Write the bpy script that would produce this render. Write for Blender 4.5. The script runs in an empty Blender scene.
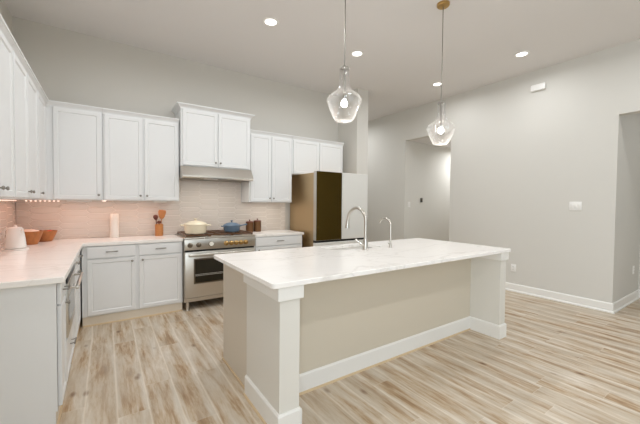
import bpy, bmesh, math, random
from mathutils import Vector, Matrix
S = bpy.context.scene
COL = S.collection
PI = math.pi
random.seed(4)

# ------------------------------------------------------------------ camera
cam_d = bpy.data.cameras.new('camera'); cam = bpy.data.objects.new('camera', cam_d); COL.objects.link(cam)
F = Vector((0.56057139, 0.82765729, -0.0272604)).normalized()
R = Vector((0.82806974, -0.56055145, 0.00908709)).normalized()
U = R.cross(F).normalized()
M = Matrix((R, U, -F)).transposed().to_4x4()
M.translation = Vector((0.83546589, -4.82250197, 1.36630409))
cam.matrix_world = M
cam_d.sensor_width = 36.0; cam_d.lens = 316.721 / 640 * 36.0
cam_d.clip_start = 0.05
S.camera = cam
# ------------------------------------------------------------------ exposure, world, light
S.view_settings.view_transform = 'Standard'; S.view_settings.look = 'None'
S.view_settings.gamma = 1.0; S.view_settings.use_curve_mapping = False
S.view_settings.exposure = -1.2
S.cycles.diffuse_bounces = 8; S.cycles.max_bounces = 14; S.cycles.transparent_max_bounces = 16
W = bpy.data.worlds.new('sky'); S.world = W; W.use_nodes = True
W.node_tree.nodes['Background'].inputs[0].default_value = (.80, .90, 1, 1)
W.node_tree.nodes['Background'].inputs[1].default_value = 1.0

XW = 6.184      # right wall
ZC = 3.386      # ceiling
YB = -8.6       # wall behind the camera

def area(name, loc, rot, sx, sy, power, color, shape='RECTANGLE', spread=PI):
    l = bpy.data.lights.new(name, 'AREA'); l.shape = shape; l.size = sx
    if shape == 'RECTANGLE': l.size_y = sy
    l.energy = power; l.color = color; l.spread = spread
    o = bpy.data.objects.new(name, l); COL.objects.link(o); o.location = loc; o.rotation_euler = rot
    return o
# fill lamps standing in as daylight at two added windows out of view
area('added_daylight_fill', (3.1, YB + .12, 1.55), (PI/2, 0, 0), 4.0, 2.3, 22, (.80, .91, 1.0))
area('added_daylight_fill', (.12, -6.65, 1.55), (0, -PI/2, 0), 2.3, 2.4, 270, (.80, .91, 1.0))
DL_POWER = 16
DL_COL = (.90, .93, .96)

# ------------------------------------------------------------------ materials
def nodes(name):
    m = bpy.data.materials.new(name); m.use_nodes = True
    nt = m.node_tree; b = nt.nodes['Principled BSDF']
    return m, nt, b
def N(nt, t, **k):
    n = nt.nodes.new(t)
    for a, v in k.items(): setattr(n, a, v)
    return n
def val(nt, op, a, b=None, c=None):
    n = nt.nodes.new('ShaderNodeMath'); n.operation = op
    for i, x in enumerate((a, b, c)):
        if x is None: continue
        if isinstance(x, (int, float)): n.inputs[i].default_value = x
        else: nt.links.new(x, n.inputs[i])
    return n.outputs[0]
def mix(nt, f, a, b):
    n = nt.nodes.new('ShaderNodeMix'); n.data_type = 'RGBA'
    for i, x in ((0, f), (6, a), (7, b)):
        if isinstance(x, (int, float)): n.inputs[i].default_value = x
        elif isinstance(x, tuple): n.inputs[i].default_value = x + (1,) if len(x) == 3 else x
        else: nt.links.new(x, n.inputs[i])
    return n.outputs[2]
def srgb(r, g, b):
    f = lambda c: (c/255/12.92) if c/255 <= .04045 else ((c/255+.055)/1.055)**2.4
    return (f(r), f(g), f(b))
def simple(name, col, rough=.5, metal=0, bump=0, scale=60, var=.03, stretch=(1, 1, 1), spec=None, emit=None):
    m, nt, b = nodes(name)
    tc = N(nt, 'ShaderNodeTexCoord'); mp = N(nt, 'ShaderNodeMapping'); mp.inputs['Scale'].default_value = stretch
    nt.links.new(tc.outputs['Object'], mp.inputs[0])
    no = N(nt, 'ShaderNodeTexNoise'); no.inputs['Scale'].default_value = scale; no.inputs['Detail'].default_value = 3
    nt.links.new(mp.outputs[0], no.inputs['Vector'])
    lo = tuple(c*(1-var) for c in col); hi = tuple(min(1, c*(1+var)) for c in col)
    nt.links.new(mix(nt, no.outputs[0], lo, hi), b.inputs['Base Color'])
    b.inputs['Roughness'].default_value = rough; b.inputs['Metallic'].default_value = metal
    if spec is not None: b.inputs['Specular IOR Level'].default_value = spec
    if bump:
        bp = N(nt, 'ShaderNodeBump'); bp.inputs['Strength'].default_value = bump; bp.inputs['Distance'].default_value = .002
        nt.links.new(no.outputs[0], bp.inputs['Height']); nt.links.new(bp.outputs[0], b.inputs['Normal'])
    if emit:
        b.inputs['Emission Color'].default_value = emit[0] + (1,); b.inputs['Emission Strength'].default_value = emit[1]
    return m
MT = {}
MT['wall'] = simple('wall_paint', srgb(210, 207, 200), .75, bump=.15, scale=180, var=.01)
MT['ceiling'] = simple('ceiling_paint', srgb(224, 221, 219), .85, bump=.15, scale=150, var=.01)
MT['trim'] = simple('white_trim_paint', srgb(232, 230, 225), .4, var=.01)
MT['cab'] = simple('white_cabinet_paint', srgb(230, 231, 231), .38, var=.008)
MT['cabin'] = simple('island_paint', srgb(206, 197, 180), .5, var=.01, bump=.08, scale=150)
MT['post'] = simple('island_post_paint', srgb(220, 217, 209), .5, var=.01, bump=.08, scale=150)
MT['gray'] = simple('taupe_cabinet_finish', srgb(208, 199, 184), .5, var=.015)
MT['toe'] = simple('toe_kick_wood', srgb(206, 182, 148), .55, var=.06, scale=12, stretch=(1, 6, 6))
MT['kick'] = simple('toe_kick_paint', srgb(222, 212, 196), .5, var=.01)
MT['dark'] = simple('black_recess', (.015, .014, .013), .6)
MT['steel'] = simple('brushed_stainless', srgb(204, 199, 191), .3, 1, scale=40, var=.06, stretch=(1, 1, 30))
MT['steel_d'] = simple('dark_stainless', srgb(120, 110, 96), .35, 1, scale=40, var=.05, stretch=(1, 1, 30))
MT['nickel'] = simple('brushed_nickel', srgb(200, 196, 188), .28, 1, var=.02)
MT['pull'] = simple('satin_nickel_pull', srgb(150, 146, 138), .35, 1, var=.02)
MT['gold'] = simple('burnished_brass', srgb(190, 156, 100), .3, 1, var=.06)
MT['bronze'] = simple('bronze_steel', srgb(196, 172, 136), .45, 1, scale=30, var=.05, stretch=(1, 1, 30))
MT['fr_dark'] = simple('tinted_bronze_glass', srgb(100, 84, 42), .06, 1, var=.02)
MT['fr_white'] = simple('white_glass_door', srgb(216, 215, 210), .18, var=.005)
MT['iron'] = simple('cast_iron_grate', srgb(112, 82, 62), .32, .6, var=.15, scale=80)
MT['black'] = simple('black_plastic', (.012, .012, .013), .35)
MT['ovenglass'] = simple('oven_door_glass', (.02, .018, .012), .05, var=.02)
MT['cream'] = simple('cream_enamel', srgb(236, 224, 198), .2, var=.02)
MT['blue'] = simple('blue_enamel', srgb(96, 116, 136), .25, var=.04)
MT['copper'] = simple('brown_copper', srgb(116, 82, 52), .35, .5, var=.08, scale=10)
MT['white'] = simple('white_plastic', srgb(236, 234, 230), .35, var=.01)
MT['paper'] = simple('paper_towel', srgb(240, 234, 226), .9, bump=.3, scale=90, var=.02)
MT['wood_o'] = simple('orange_wood', srgb(186, 124, 70), .45, var=.2, scale=9, stretch=(1, 1, 5))
MT['wood_b'] = simple('carved_bowl_wood', srgb(172, 108, 58), .45, var=.5, scale=22, stretch=(1, 1, .4))
MT['wood_d'] = simple('dark_utensil_wood', srgb(104, 52, 36), .5, var=.15, scale=12)
MT['fruit'] = simple('red_orange_peel', srgb(214, 84, 40), .45, var=.1, scale=14)
MT['cloth'] = simple('pale_linen', srgb(240, 214, 196), .9, bump=.4, var=.05)
MT['dial'] = simple('white_dial', srgb(235, 232, 222), .4)
MT['lens'] = simple('lit_lens', (1, 1, 1), .5, emit=((1, .97, .92), 9))
MT['bulb'] = simple('lit_bulb', (1, 1, 1), .5, emit=((1, .97, .93), 30))
MT['led'] = simple('lit_led', (1, .9, .8), .5, emit=((1, .66, .54), 4))
MT['grout'] = simple('grout', srgb(238, 231, 224), .8, var=.01)
MT['tile'] = simple('glazed_tile', srgb(220, 211, 202), .2, var=.03, scale=3)
MT['hedge'] = simple('lawn', srgb(90, 110, 60), .9, var=.3, scale=3)

def marble():
    m, nt, b = nodes('white_marble_quartz')
    tc = N(nt, 'ShaderNodeTexCoord'); mp = N(nt, 'ShaderNodeMapping')
    mp.inputs['Rotation'].default_value = (0, 0, .5); mp.inputs['Scale'].default_value = (1, 1.9, 1)
    nt.links.new(tc.outputs['Object'], mp.inputs[0])
    def vein(scale, width, off):
        n = N(nt, 'ShaderNodeTexNoise'); n.inputs['Scale'].default_value = scale; n.inputs['Detail'].default_value = 5
        n.inputs['Distortion'].default_value = .6
        mo = N(nt, 'ShaderNodeMapping'); mo.inputs['Location'].default_value = (off, off*.7, 0)
        nt.links.new(mp.outputs[0], mo.inputs[0]); nt.links.new(mo.outputs[0], n.inputs['Vector'])
        d = val(nt, 'ABSOLUTE', val(nt, 'SUBTRACT', n.outputs[0], .5))
        return val(nt, 'POWER', val(nt, 'SUBTRACT', 1, val(nt, 'MINIMUM', val(nt, 'DIVIDE', d, width), 1)), 2)
    v1 = vein(.9, .022, 3.1); v2 = vein(2.1, .02, 8.3)
    cl = N(nt, 'ShaderNodeTexNoise'); cl.inputs['Scale'].default_value = 1.6; nt.links.new(mp.outputs[0], cl.inputs['Vector'])
    base = mix(nt, cl.outputs[0], srgb(240, 236, 232), srgb(250, 247, 243))
    c = mix(nt, val(nt, 'MULTIPLY', v1, .30), base, srgb(184, 178, 170))
    c = mix(nt, val(nt, 'MULTIPLY', v2, .14), c, srgb(190, 176, 162))
    nt.links.new(c, b.inputs['Base Color']); b.inputs['Roughness'].default_value = .22
    return m
MT['marble'] = marble()

def floor_mat():
    m, nt, b = nodes('oak_plank_floor')
    tc = N(nt, 'ShaderNodeTexCoord'); sp = N(nt, 'ShaderNodeSeparateXYZ'); nt.links.new(tc.outputs['Object'], sp.inputs[0])
    X, Y = sp.outputs[0], sp.outputs[1]
    pw, pl = .178, 1.25
    u = val(nt, 'DIVIDE', X, pw); row = val(nt, 'FLOOR', u); fu = val(nt, 'FRACT', u)
    wn = N(nt, 'ShaderNodeTexWhiteNoise', noise_dimensions='1D'); nt.links.new(row, wn.inputs['W'])
    v = val(nt, 'ADD', val(nt, 'DIVIDE', Y, pl), val(nt, 'MULTIPLY', wn.outputs['Value'], 7.3))
    seg = val(nt, 'FLOOR', v); fv = val(nt, 'FRACT', v)
    cid = N(nt, 'ShaderNodeCombineXYZ'); nt.links.new(row, cid.inputs[0]); nt.links.new(seg, cid.inputs[1])
    w2 = N(nt, 'ShaderNodeTexWhiteNoise', noise_dimensions='3D'); nt.links.new(cid.outputs[0], w2.inputs['Vector'])
    rnd = w2.outputs['Value']
    cv = N(nt, 'ShaderNodeCombineXYZ')
    nt.links.new(val(nt, 'MULTIPLY', X, 13.0), cv.inputs[0])
    nt.links.new(val(nt, 'MULTIPLY', Y, 1.5), cv.inputs[1]); nt.links.new(val(nt, 'MULTIPLY', rnd, 40), cv.inputs[2])
    n1 = N(nt, 'ShaderNodeTexNoise'); n1.inputs['Scale'].default_value = 1.25; n1.inputs['Detail'].default_value = 8
    n1.inputs['Roughness'].default_value = .68; n1.inputs['Distortion'].default_value = .2; nt.links.new(cv.outputs[0], n1.inputs['Vector'])
    cv2 = N(nt, 'ShaderNodeCombineXYZ')
    nt.links.new(val(nt, 'MULTIPLY', X, 60.0), cv2.inputs[0]); nt.links.new(val(nt, 'MULTIPLY', Y, 2.5), cv2.inputs[1]); nt.links.new(val(nt, 'MULTIPLY', rnd, 17), cv2.inputs[2])
    n2 = N(nt, 'ShaderNodeTexNoise'); n2.inputs['Scale'].default_value = 1.6; n2.inputs['Detail'].default_value = 4; nt.links.new(cv2.outputs[0], n2.inputs['Vector'])
    cr = N(nt, 'ShaderNodeValToRGB'); e = cr.color_ramp.elements
    e[0].position = .25; e[0].color = srgb(126, 96, 64) + (1,)
    e[1].position = .66; e[1].color = srgb(216, 207, 194) + (1,)
    for pos, c in ((.37, srgb(162, 132, 98)), (.46, srgb(188, 168, 142)), (.55, srgb(202, 189, 171))):
        q = e.new(pos); q.color = c + (1,)
    sh = val(nt, 'ADD', n1.outputs[0], val(nt, 'MULTIPLY', val(nt, 'SUBTRACT', rnd, .5), .05))
    sh = val(nt, 'ADD', sh, val(nt, 'SUBTRACT', .055, val(nt, 'MULTIPLY', val(nt, 'MULTIPLY', fu, val(nt, 'SUBTRACT', 1, fu)), .42)))
    nt.links.new(sh, cr.inputs[0])
    c = mix(nt, val(nt, 'MULTIPLY', val(nt, 'SUBTRACT', n2.outputs[0], .35), .55), cr.outputs[0], srgb(184, 164, 140))
    gn = N(nt, 'ShaderNodeTexNoise'); gn.inputs['Scale'].default_value = 1.0; gn.inputs['Detail'].default_value = 3
    gv = N(nt, 'ShaderNodeCombineXYZ'); nt.links.new(val(nt, 'MULTIPLY', X, 6.5), gv.inputs[0]); nt.links.new(val(nt, 'MULTIPLY', Y, 1.9), gv.inputs[1]); nt.links.new(val(nt, 'MULTIPLY', rnd, 23), gv.inputs[2])
    nt.links.new(gv.outputs[0], gn.inputs['Vector'])
    gf = val(nt, 'MINIMUM', val(nt, 'MAXIMUM', val(nt, 'MULTIPLY', val(nt, 'SUBTRACT', gn.outputs[0], .42), 2.6), 0), .45)
    c = mix(nt, gf, c, srgb(188, 178, 162))
    # knots
    kv = N(nt, 'ShaderNodeCombineXYZ'); nt.links.new(val(nt, 'MULTIPLY', X, 4.6), kv.inputs[0]); nt.links.new(val(nt, 'MULTIPLY', Y, 2.3), kv.inputs[1])
    vo = N(nt, 'ShaderNodeTexVoronoi'); vo.inputs['Scale'].default_value = 1.0; nt.links.new(kv.outputs[0], vo.inputs['Vector'])
    kn = val(nt, 'MINIMUM', val(nt, 'MAXIMUM', val(nt, 'MULTIPLY', val(nt, 'SUBTRACT', .14, val(nt, 'ADD', vo.outputs[0], val(nt, 'MULTIPLY', n2.outputs[0], .05))), 9), 0), .75)
    c = mix(nt, kn, c, srgb(112, 78, 52))
    du = val(nt, 'MINIMUM', fu, val(nt, 'SUBTRACT', 1, fu)); dv = val(nt, 'MINIMUM', fv, val(nt, 'SUBTRACT', 1, fv))
    g = val(nt, 'MAXIMUM', val(nt, 'MAXIMUM', val(nt, 'SUBTRACT', 1, val(nt, 'DIVIDE', du, .05)), 0), val(nt, 'LESS_THAN', dv, .001))
    c = mix(nt, val(nt, 'MULTIPLY', g, .38), c, srgb(232, 222, 206))  # pale band at plank seams is a bevel highlight painted into the colour
    nt.links.new(c, b.inputs['Base Color']); b.inputs['Roughness'].default_value = .42
    bp = N(nt, 'ShaderNodeBump'); bp.inputs['Strength'].default_value = .12; bp.inputs['Distance'].default_value = .003
    nt.links.new(n2.outputs[0], bp.inputs['Height']); nt.links.new(bp.outputs[0], b.inputs['Normal'])
    return m
MT['floor'] = floor_mat()

def glass_mat(name, tint=(1, 1, 1), lo=.06, hi=.6, seed=0):
    m = bpy.data.materials.new(name); m.use_nodes = True; nt = m.node_tree; nt.nodes.clear()
    o = N(nt, 'ShaderNodeOutputMaterial'); t = N(nt, 'ShaderNodeBsdfTransparent'); t.inputs[0].default_value = tint + (1,)
    g = N(nt, 'ShaderNodeBsdfGlossy'); g.inputs['Roughness'].default_value = .04
    lw = N(nt, 'ShaderNodeLayerWeight'); lw.inputs[0].default_value = .35
    if seed:
        no = N(nt, 'ShaderNodeTexNoise'); no.inputs['Scale'].default_value = seed
        tc = N(nt, 'ShaderNodeTexCoord'); nt.links.new(tc.outputs['Object'], no.inputs['Vector'])
        bp = N(nt, 'ShaderNodeBump'); bp.inputs['Strength'].default_value = .8; bp.inputs['Distance'].default_value = .01
        nt.links.new(no.outputs[0], bp.inputs['Height']); nt.links.new(bp.outputs[0], g.inputs['Normal']); nt.links.new(bp.outputs[0], lw.inputs['Normal'])
    mr = N(nt, 'ShaderNodeMapRange'); mr.inputs['To Min'].default_value = lo; mr.inputs['To Max'].default_value = hi
    nt.links.new(lw.outputs['Facing'], mr.inputs[0])
    mx = N(nt, 'ShaderNodeMixShader'); nt.links.new(mr.outputs[0], mx.inputs[0]); df = N(nt, 'ShaderNodeBsdfTranslucent'); df.inputs[0].default_value = (.95, .95, .95, 1)
    m2 = N(nt, 'ShaderNodeMixShader'); m2.inputs[0].default_value = .10; nt.links.new(g.outputs[0], m2.inputs[1]); nt.links.new(df.outputs[0], m2.inputs[2])
    nt.links.new(t.outputs[0], mx.inputs[1]); nt.links.new(m2.outputs[0], mx.inputs[2])
    nt.links.new(mx.outputs[0], o.inputs[0])
    return m
MT['glass'] = glass_mat('clear_pendant_glass', (.995, .995, .995), .03, .6)
MT['glass_s'] = glass_mat('seeded_pendant_glass', (.995, .995, .995), .05, .7, 28)
MT['pane'] = glass_mat('window_pane_glass', (.98, 1, 1), .04, .4)

# ------------------------------------------------------------------ mesh helpers
class MB:
    def __init__(s): s.bm = bmesh.new()
    def _merge(s, t, mat=None):
        if mat is not None: bmesh.ops.transform(t, matrix=mat, verts=t.verts)
        me = bpy.data.meshes.new('t'); t.to_mesh(me); t.free(); s.bm.from_mesh(me); bpy.data.meshes.remove(me)
        return s
    def box(s, x0, x1, y0, y1, z0, z1, bev=0, seg=2, mat=None):
        t = bmesh.new(); bmesh.ops.create_cube(t, size=1)
        bmesh.ops.transform(t, matrix=Matrix.Translation(((x0+x1)/2, (y0+y1)/2, (z0+z1)/2)) @ Matrix.Diagonal((x1-x0, y1-y0, z1-z0, 1)), verts=t.verts)
        if bev: bmesh.ops.bevel(t, geom=t.edges[:], offset=bev, segments=seg, affect='EDGES', profile=.5)
        return s._merge(t, mat)
    def cyl(s, p0, p1, r0, r1=None, n=24, bev=0):
        r1 = r0 if r1 is None else r1
        p0, p1 = Vector(p0), Vector(p1); d = p1-p0
        t = bmesh.new(); bmesh.ops.create_cone(t, cap_ends=True, segments=n, radius1=r0, radius2=r1, depth=d.length)
        if bev: bmesh.ops.bevel(t, geom=[e for e in t.edges if abs(e.verts[0].co.z-e.verts[1].co.z) < 1e-6], offset=bev, segments=2, affect='EDGES', profile=.5)
        q = Vector((0, 0, 1)).rotation_difference(d.normalized()).to_matrix().to_4x4()
        return s._merge(t, Matrix.Translation((p0+p1)/2) @ q)
    def lathe(s, prof, c=(0, 0, 0), n=36, closed=False, mat=None):
        t = bmesh.new(); rings = []
        for r, z in prof:
            if r < 1e-6: rings.append([t.verts.new((0, 0, z))])
            else: rings.append([t.verts.new((r*math.cos(2*PI*i/n), r*math.sin(2*PI*i/n), z)) for i in range(n)])
        pairs = list(zip(rings, rings[1:])) + ([(rings[-1], rings[0])] if closed else [])
        for a, b in pairs:
            for i in range(n):
                j = (i+1) % n
                if len(a) == 1 and len(b) == 1: continue
                if len(a) == 1: t.faces.new((a[0], b[j], b[i]))
                elif len(b) == 1: t.faces.new((a[i], a[j], b[0]))
                else: t.faces.new((a[i], a[j], b[j], b[i]))
        bmesh.ops.recalc_face_normals(t, faces=t.faces)
        return s._merge(t, Matrix.Translation(c) @ (mat or Matrix()))
    def tube(s, pts, r, n=14):
        pts = [Vector(p) for p in pts]; t = bmesh.new(); rings = []; rr = r if isinstance(r, (list, tuple)) else [r]*len(pts)
        up = None
        for i, p in enumerate(pts):
            d = (pts[min(i+1, len(pts)-1)] - pts[max(i-1, 0)]).normalized()
            if up is None: up = d.orthogonal().normalized()
            up = (up - d*up.dot(d)).normalized(); sd = d.cross(up)
            rings.append([t.verts.new(p + (up*math.cos(2*PI*k/n) + sd*math.sin(2*PI*k/n))*rr[i]) for k in range(n)])
        for a, b in zip(rings, rings[1:]):
            for k in range(n): t.faces.new((a[k], a[(k+1) % n], b[(k+1) % n], b[k]))
        t.faces.new(rings[0][::-1]); t.faces.new(rings[-1])
        bmesh.ops.recalc_face_normals(t, faces=t.faces)
        return s._merge(t)
    def prism(s, poly, x0, x1, k0=0, k1=0, mat=None):
        """poly of (out, z): solid along x, out towards -y; ends cut at x + k*out"""
        t = bmesh.new()
        a = [t.verts.new((x0+k0*o, -o, z)) for o, z in poly]; b = [t.verts.new((x1+k1*o, -o, z)) for o, z in poly]
        n = len(poly); t.faces.new(a); t.faces.new(b[::-1])
        for i in range(n): t.faces.new((a[i], b[i], b[(i+1) % n], a[(i+1) % n]))
        bmesh.ops.recalc_face_normals(t, faces=t.faces)
        return s._merge(t, mat)
    def panel(s, x0, x1, z0, z1, yf, t_=.02, fr=.052, dep=.008, slope=.012, bead=True):
        t = bmesh.new(); bmesh.ops.create_cube(t, size=1)
        bmesh.ops.transform(t, matrix=Matrix.Translation(((x0+x1)/2, yf+t_/2, (z0+z1)/2)) @ Matrix.Diagonal((x1-x0, t_, z1-z0, 1)), verts=t.verts)
        f = [f for f in t.faces if f.normal.y < -.9][0]
        bmesh.ops.inset_region(t, faces=[f], thickness=.0025)
        for v in f.verts: pass
        if fr:
            bmesh.ops.inset_region(t, faces=[f], thickness=fr)
            bmesh.ops.inset_region(t, faces=[f], thickness=slope)
            for v in f.verts: v.co.y += dep
            if bead:
                bmesh.ops.inset_region(t, faces=[f], thickness=.006)
                for v in f.verts: v.co.y -= .0025
        out = [v for v in t.verts if abs(v.co.y-yf) < 1e-6 and (abs(v.co.x-x0) < 1e-5 or abs(v.co.x-x1) < 1e-5 or abs(v.co.z-z0) < 1e-5 or abs(v.co.z-z1) < 1e-5)]
        for v in out: v.co.y += .0025
        return s._merge(t)
    def build(s, name, mat, parent=None, smooth=False, loc=None):
        me = bpy.data.meshes.new(name); s.bm.to_mesh(me); s.bm.free()
        me.materials.append(MT[mat] if isinstance(mat, str) else mat)
        if smooth:
            for p in me.polygons: p.use_smooth = True
            try: me.set_sharp_from_angle(angle=math.radians(35))
            except Exception: pass
        o = bpy.data.objects.new(name, me); COL.objects.link(o)
        if parent is not None: o.parent = parent
        if loc is not None: o.location = loc
        return o
def tag(o, label, cat=None, group=None, kind=None):
    if label: o['label'] = label
    if cat: o['category'] = cat
    if group: o['group'] = group
    if kind: o['kind'] = kind
    return o
def thing(name, label, cat, loc=(0, 0, 0), rz=0, group=None):
    o = bpy.data.objects.new(name, None); COL.objects.link(o); o.location = loc; o.rotation_euler = (0, 0, rz)
    o.empty_display_size = .1
    return tag(o, label, cat, group)
def struct(name, mb, mat, label=None):
    o = mb.build(name, mat); o['kind'] = 'structure'
    if label: o['label'] = label
    return o
def copy_tree(o, parent=None):
    c = o.copy(); COL.objects.link(c)
    if parent is not None: c.parent = parent
    for ch in list(o.children): copy_tree(ch, c)
    return c

# ------------------------------------------------------------------ room shell
struct('floor', MB().box(-.15, 9.2, YB-.15, 2.75, -.1, 0), 'floor', 'light oak plank floor running towards the range wall')
struct('ceiling', MB().box(-.15, XW+.12, YB-.15, 2.75, ZC, ZC+.12), 'ceiling', 'flat painted kitchen ceiling')
LY0, LY1 = -7.85, -5.45
struct('wall_left', MB().box(-.15, 0, LY1, 0, 0, ZC).box(-.15, 0, YB-.15, LY0, 0, ZC).box(-.15, 0, LY0, LY1, 0, .35).box(-.15, 0, LY0, LY1, 2.75, ZC), 'wall')
struct('wall_back', MB().box(-.15, 4.50, 0, .12, 0, ZC), 'wall', 'warm grey kitchen wall above the cabinets')
struct('wall_stub', MB().box(4.50, 4.755, -.551, .12, 0, ZC), 'wall', 'short pillar like wall end beside the refrigerator')
struct('wall_passage', MB().box(4.4, XW, 2.6, 2.75, 0, ZC).box(4.4, 4.50, .12, 2.6, 0, ZC), 'wall')
A0, A1, AZ = -.18, -1.262, 2.735     # first opening in the right wall
B0, B1, BZ = -3.60, -5.1, 2.52       # second opening
w = MB()
w.box(XW, XW+.12, A0, 2.75, 0, ZC); w.box(XW, XW+.12, A1, A0, AZ, ZC)
w.box(XW, XW+.12, B0, A1, 0, ZC); w.box(XW, XW+.12, B1, B0, BZ, ZC); w.box(XW, XW+.12, YB-.15, B1, 0, ZC)
struct('wall_right', w, 'wall', 'long pale greige wall with two cased openings')
w = MB().box(XW+.12, 9.2, A0, A0+.12, 0, AZ+.12).box(XW+.12, 9.2, A1-.12, A1, 0, AZ+.12).box(9.08, 9.2, A1, A0, 0, AZ+.12)
struct('wall_niche', w, 'wall', 'walls of the niche behind the opening with the thermostat')
struct('ceiling_niche', MB().box(XW+.12, 9.08, A1, A0, AZ, AZ+.12), 'ceiling')
w = MB().box(XW+.12, 7.54, B0, B0+.12, 0, 3.1).box(7.42, 7.54, B1, B0, 0, 3.1).box(XW+.12, 7.54, B1-.12, B1, 0, 3.1)
struct('wall_hall', w, 'wall', 'walls of the hall seen through the opening at the right edge')
struct('ceiling_hall', MB().box(XW+.12, 7.42, B1, B0, 3.0, 3.1), 'ceiling')
# unseen wall behind the camera, with a window added to light the room
WX0, WX1, WZ0, WZ1 = 1.1, 5.1, .35, 2.75
w = MB().box(0, WX0, YB-.15, YB, 0, ZC).box(WX1, XW, YB-.15, YB, 0, ZC).box(WX0, WX1, YB-.15, YB, 0, WZ0).box(WX0, WX1, YB-.15, YB, WZ1, ZC)
struct('wall_front', w, 'wall')
win = bpy.data.objects.new('added_window_1', None); COL.objects.link(win); win.location = ((WX0+WX1)/2, YB, WZ0); win['kind'] = 'structure'  # assumed window, out of view, added as a source for the fill
h = (WX1-WX0)/2; H_ = WZ1-WZ0
f = MB().box(-h, h, -.12, -.04, 0, .06).box(-h, h, -.12, -.04, H_-.06, H_)
for x in (-h, -h/3-.03, h/3-.03, h-.06): f.box(x, x+.06, -.12, -.04, .06, H_-.06)
f.build('window_frame', 'trim', win)
MB().box(-h+.06, h-.06, -.085, -.078, .06, H_-.06).build('pane', 'pane', win)

win = bpy.data.objects.new('added_window_2', None); COL.objects.link(win); win.location = (0, (LY0+LY1)/2, WZ0); win['kind'] = 'structure'  # second assumed window, added to bring light from the left
h = (LY1-LY0)/2
f = MB().box(-.12, -.04, -h, h, 0, .06).box(-.12, -.04, -h, h, H_-.06, H_)
for y in (-h, -.03, h-.06): f.box(-.12, -.04, y, y+.06, .06, H_-.06)
f.build('window_frame', 'trim', win)
MB().box(-.085, -.078, -h+.06, h-.06, .06, H_-.06).build('pane', 'pane', win)

def base_profile(h=.14, t=.015): return [(0, 0), (t+.012, 0), (t+.012, .016), (t, .028), (t, h-.012), (t-.008, h), (0, h)]
def rot(x, y, a): return Matrix.Translation((x, y, 0)) @ Matrix.Rotation(a, 4, 'Z')
bp_ = base_profile(.125)
# right wall: runs along y, out towards -x  (local x -> -y, local -y -> -x)
RW = -PI/2
struct('baseboard_right', MB().prism(bp_, 0, A1-B0, 0, 1, rot(XW, A1, RW)), 'trim', 'white baseboard along the right wall')
struct('baseboard_passage', MB().prism(bp_, 0, 2.6-A0, 0, 0, rot(XW, 2.6, RW)), 'trim')
struct('baseboard_niche', MB().prism(bp_, 0, 9.08-XW, 0, 0, rot(XW, A0, 0)), 'trim')
struct('baseboard_hall', MB().prism(bp_, -0.0, 7.42-XW, -1, -1, rot(XW, B0, 0)).prism(bp_, 0, B0-B1, 1, 0, rot(7.42, B0, RW)), 'trim', 'white baseboard inside the right hall')
struct('baseboard_stub', MB().prism(bp_, 4.50, 4.755, 0, 0, Matrix.Translation((0, -.551, 0))), 'trim')

# ------------------------------------------------------------------ backsplash
def backsplash(name, polys, label, rz=0, loc=(0, 0, 0)):
    """polys: list of (x0,x1,z0,z1) rectangles in the wall's own plane, tiles stand out towards -y"""
    g = MB(); t = MB()
    L, hh, tip, gap = .30, .076, .036, .005
    for (x0, x1, z0, z1) in polys:
        g.box(x0, x1, -.004, 0, z0, z1)
        b = bmesh.new()
        px = L-tip; k0 = int(x0/px)-2
        for k in range(k0, int(x1/px)+2):
            for j in range(-1, int((z1-z0)/hh)+2):
                cx = k*px; cz = .915 + j*hh + (hh/2 if k % 2 else 0)
                if cx+L/2 < x0 or cx-L/2 > x1 or cz+hh/2 < z0 or cz-hh/2 > z1: continue
                a = L/2-gap/2; c = a-tip; e = hh/2-gap/2
                o = [(-a, 0), (-c, -e), (c, -e), (a, 0), (c, e), (-c, e)]
                rr = random.uniform(-.0007, .0007)
                q = .003
                fr = [b.verts.new((cx+x*(1-q/a), -.0078+rr, cz+z*(1-q/e))) for x, z in o]
                bk = [b.verts.new((cx+x, -.006, cz+z)) for x, z in o]
                bb = [b.verts.new((cx+x, -.003, cz+z)) for x, z in o]
                b.faces.new(fr)
                for i in range(6):
                    m_ = (i+1) % 6
                    b.faces.new((bk[i], bk[m_], fr[m_], fr[i])); b.faces.new((bb[i], bb[m_], bk[m_], bk[i]))
        for co, no in (((x0, 0, 0), (-1, 0, 0)), ((x1, 0, 0), (1, 0, 0)), ((0, 0, z0), (0, 0, -1)), ((0, 0, z1), (0, 0, 1))):
            bmesh.ops.bisect_plane(b, geom=b.verts[:]+b.edges[:]+b.faces[:], plane_co=co, plane_no=no, clear_outer=True)
        bmesh.ops.recalc_face_normals(b, faces=b.faces)
        t._merge(b)
    r = thing(name, label, 'backsplash', loc, rz)
    t.build('tile_field', 'tile', r); g.build('grout_bed', 'grout', r)
backsplash('tile_backsplash', [(.01, 1.64, .916, 1.378), (1.64, 2.595, .916, 1.83), (2.595, 3.38, .916, 1.375)], 'glazed off white elongated hexagon tile backsplash on the range wall', loc=(0, -.0005, 0))
backsplash('tile_backsplash', [(-2.42, -.012, .916, 1.378)], 'pink lit elongated hexagon tile backsplash on the left wall behind the kettle', PI/2, (.0005, 0, 0))

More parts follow.
